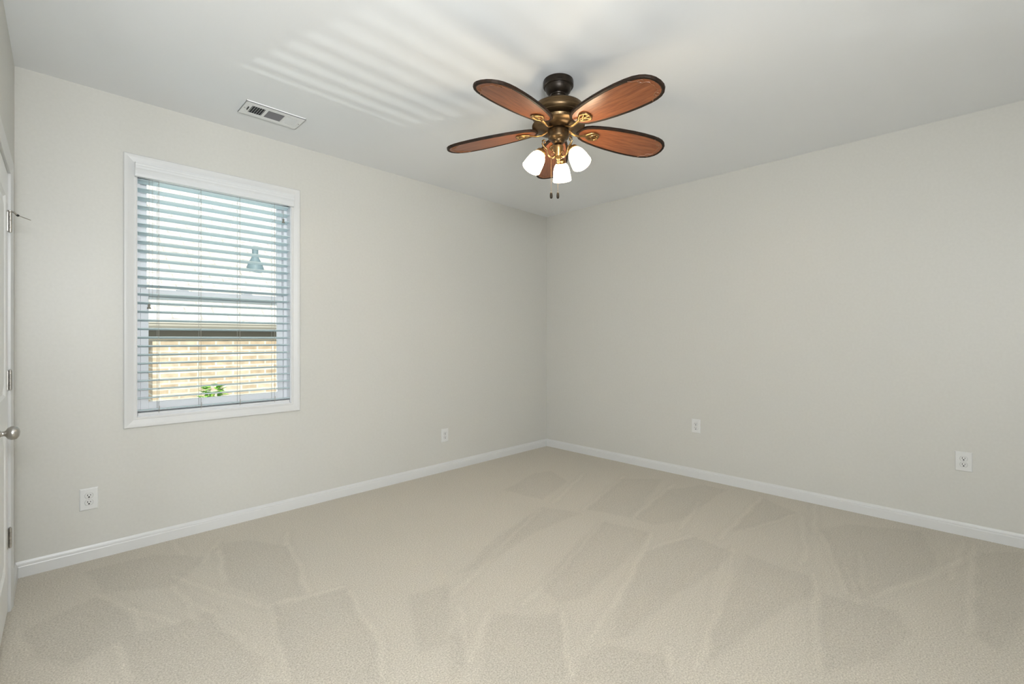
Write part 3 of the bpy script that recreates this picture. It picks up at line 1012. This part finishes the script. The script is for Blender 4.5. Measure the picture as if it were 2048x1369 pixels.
# lamp arms, shades
SHR, SHZ, TILT = 0.128, 2.332, math.radians(31)
for deg in (31, 151, 271):
    a = math.radians(deg)
    ex = Vector((math.cos(a), math.sin(a), 0))
    ez = Vector((0, 0, 1))

    def P(r, z):
        return ex * r + ez * fz(z)
    neck = P(0.101, 2.330)
    axis = (ex * math.sin(TILT) - ez * math.cos(TILT)).normalized()     # mouth direction
    am = MB()
    am.tube([P(0.020, 2.316), P(0.034, 2.304), P(0.050, 2.306), P(0.062, 2.320), P(0.066, 2.338), P(0.072, 2.352), P(0.084, 2.358), neck - axis * 0.006],
            [0.006, 0.0058, 0.0055, 0.0052, 0.0050, 0.0050, 0.0052, 0.006], 10)
    # scroll that carries on up past the cap
    am.tube([P(0.074, 2.350), P(0.088, 2.362), P(0.096, 2.377), P(0.095, 2.391), P(0.086, 2.398), P(0.078, 2.393), P(0.079, 2.385), P(0.085, 2.383)],
            [0.0056, 0.0056, 0.0054, 0.0050, 0.0046, 0.0044, 0.0046, 0.0050], 10)
    am.tube([P(0.020, 2.330), P(0.034, 2.337), P(0.042, 2.328), P(0.037, 2.319)], 0.0035, 8)
    arm = am.build('lamp_arm', M['brass'], fan, autosmooth=40)
    q = (-axis).to_track_quat('Z', 'Y').to_matrix().to_4x4()
    base = Matrix.Translation(neck) @ q
    cp = MB()
    cp.lathe([(0.006, 0.010), (0.020, 0.009), (0.026, 0.004), (0.029, -0.003), (0.029, -0.009), (0.032, -0.012), (0.032, -0.016), (0.026, -0.017)], 36, base)
    cp.build('socket_cap', M['brass'], arm, autosmooth=40)
    sh = MB()
    outer = [(0.028, -0.014), (0.036, -0.021), (0.0455, -0.034), (0.0525, -0.052), (0.0570, -0.074), (0.0600, -0.098), (0.0625, -0.122), (0.0640, -0.134), (0.0628, -0.136)]
    inner = [(0.0590, -0.130), (0.0555, -0.100), (0.0505, -0.064), (0.043, -0.040), (0.030, -0.024), (0.010, -0.020)]
    sh.lathe([(r * 0.85, z * 0.85 - 0.002) for r, z in outer + inner], 40, base)
    lsh = tag(sh.build('lamp_shade', M['shade'], fan, autosmooth=40), 'glowing white bell shaped glass shade')
    bb = MB()
    bb.lathe([(0.010, -0.022), (0.013, -0.040), (0.024, -0.062), (0.028, -0.080), (0.022, -0.100), (0.010, -0.109), (0.0005, -0.111)], 24, base @ Matrix.Scale(0.82, 4))
    bb.build('bulb', M['bulb'], lsh, autosmooth=60)

# two pull chains
for (dx, dy, z0) in ((-0.0285, 0.0285, 2.322), (-0.0015, 0.0020, 2.268)):
    pc = MB()
    for k in range(70):
        z = z0 - k * (z0 - 2.110) / 69
        pc.lathe([(0.0003, 0.0013), (0.0012, 0.0), (0.0003, -0.0013)], 6, Matrix.Translation((dx, dy, fz(z))))
    pc.tube([(dx, dy, fz(z0)), (dx, dy, fz(2.108))], 0.0006, 5)
    ch = pc.build('pull_chain', M['brass'], fan)
    pd = MB()
    pd.lathe([(0.002, 0.0), (0.0058, -0.003), (0.0072, -0.010), (0.0082, -0.022), (0.0072, -0.032), (0.004, -0.036), (0.0005, -0.037)], 18, Matrix.Translation((dx, dy, fz(2.112))))
    tag(pd.build('pendant', M['bronze'], ch, autosmooth=40), 'dark bronze pull pendant')

# ------------------------------------------------------------------ outside the window
gz = -1.35
m = MB()
m.box(-14, 12, 0.4, 18, gz - 0.1, gz)
structure(m.build('ground', M['ground']), 'pale paving between the houses')

house = empty('neighbour_house', (0.9, 4.0, gz))
tag(house, 'tan brick neighbouring house with shingle roof, seen through the blind', 'house')


def hrel(mb, x0, x1, y0, y1, z0, z1, b=0.0):
    mb.box(x0 - 0.9, x1 - 0.9, y0 - 4.0, y1 - 4.0, z0 - gz, z1 - gz, b)


m = MB()
hrel(m, -3.257, 6.0, 4.0, 8.6, gz, 1.36)
m.build('brick_wall', M['brick'], house)
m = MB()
hrel(m, -3.30, 6.0, 3.975, 4.0, 1.265, 1.43)  # shade under the eave painted as a dark strip on the wall top
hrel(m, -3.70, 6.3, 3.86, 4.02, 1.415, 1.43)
m.build('soffit_shade', M['soffit_shade'], house)
m = MB()
gp = [(3.86, 1.415), (3.83, 1.415), (3.795, 1.45), (3.785, 1.478), (3.770, 1.486), (3.770, 1.505), (3.79, 1.510), (3.86, 1.505)]
m.sweep([[(x - 0.9, y - 4.0, z - gz) for y, z in gp] for x in (-3.75, 6.3)], True, True, False)
m.build('gutter', M['fascia'], house)
m = MB()
ry0, rz0, ry1 = 3.80, 1.515, 12.0
rz1 = rz0 + (ry1 - ry0) * 0.62
pts = [(ry0, rz0), (ry1, rz1), (ry1 + 5.0, rz1 - 2.5), (ry1 + 5.0, rz1 - 2.6), (ry1, rz1 - 0.12), (ry0 + 0.03, rz0 - 0.02)]
m.sweep([[(x - 0.9, y - 4.0, z - gz) for y, z in pts] for x in (-4.6, 6.4)], True, True, False)
m.build('roof', M['shingle'], house)
# vent pipe with a flared boot on the roof slope
vy = 5.45
vz = rz0 + (vy - ry0) * 0.62
vp = MB()
vp.lathe([(0.15, -0.10), (0.135, 0.02), (0.105, 0.10), (0.060, 0.19), (0.050, 0.22), (0.050, 0.34), (0.064, 0.345), (0.064, 0.39), (0.042, 0.395)], 28)
tag(vp.build('vent_pipe', M['ventpipe'], house, (-1.62 - 0.9, vy - 4.0, vz - gz), autosmooth=40), 'blue grey roof vent pipe with flared boot')

shrub = empty('shrub', (-2.67, 3.55, gz))
tag(shrub, 'bright green leafy shrub top in front of the brick wall', 'shrub')
m = MB()
m.tube([(0, 0, 0), (0.01, 0, 0.7), (-0.02, 0.01, 1.45), (0.0, 0, 1.92)], [0.018, 0.014, 0.010, 0.004], 8)
m.build('stem', M['stem'], shrub)
m = MB()
rng = random.Random(5)
for k in range(260):
    t = rng.random()
    z = 1.30 + 0.70 * t
    r = 0.17 * (1 - t) ** 0.45 + 0.03
    a = rng.uniform(0, 2 * PI)
    c = Vector((r * math.cos(a) * rng.uniform(0.3, 1), r * math.sin(a) * rng.uniform(0.3, 1), z))
    d = Vector((math.cos(a), math.sin(a), rng.uniform(-0.3, 0.9))).normalized()
    s = d.cross(Vector((0, 0, 1))).normalized()
    n_ = s.cross(d)
    L, W = rng.uniform(0.08, 0.13), rng.uniform(0.026, 0.044)
    v = [m.bm.verts.new(p) for p in (c, c + d * L * 0.5 + s * W + n_ * 0.006, c + d * L - n_ * 0.012, c + d * L * 0.5 - s * W + n_ * 0.006)]
    m.face([v[0], v[1], v[2]])
    m.face([v[0], v[2], v[3]])
m.build('foliage', M['leaf'], shrub)
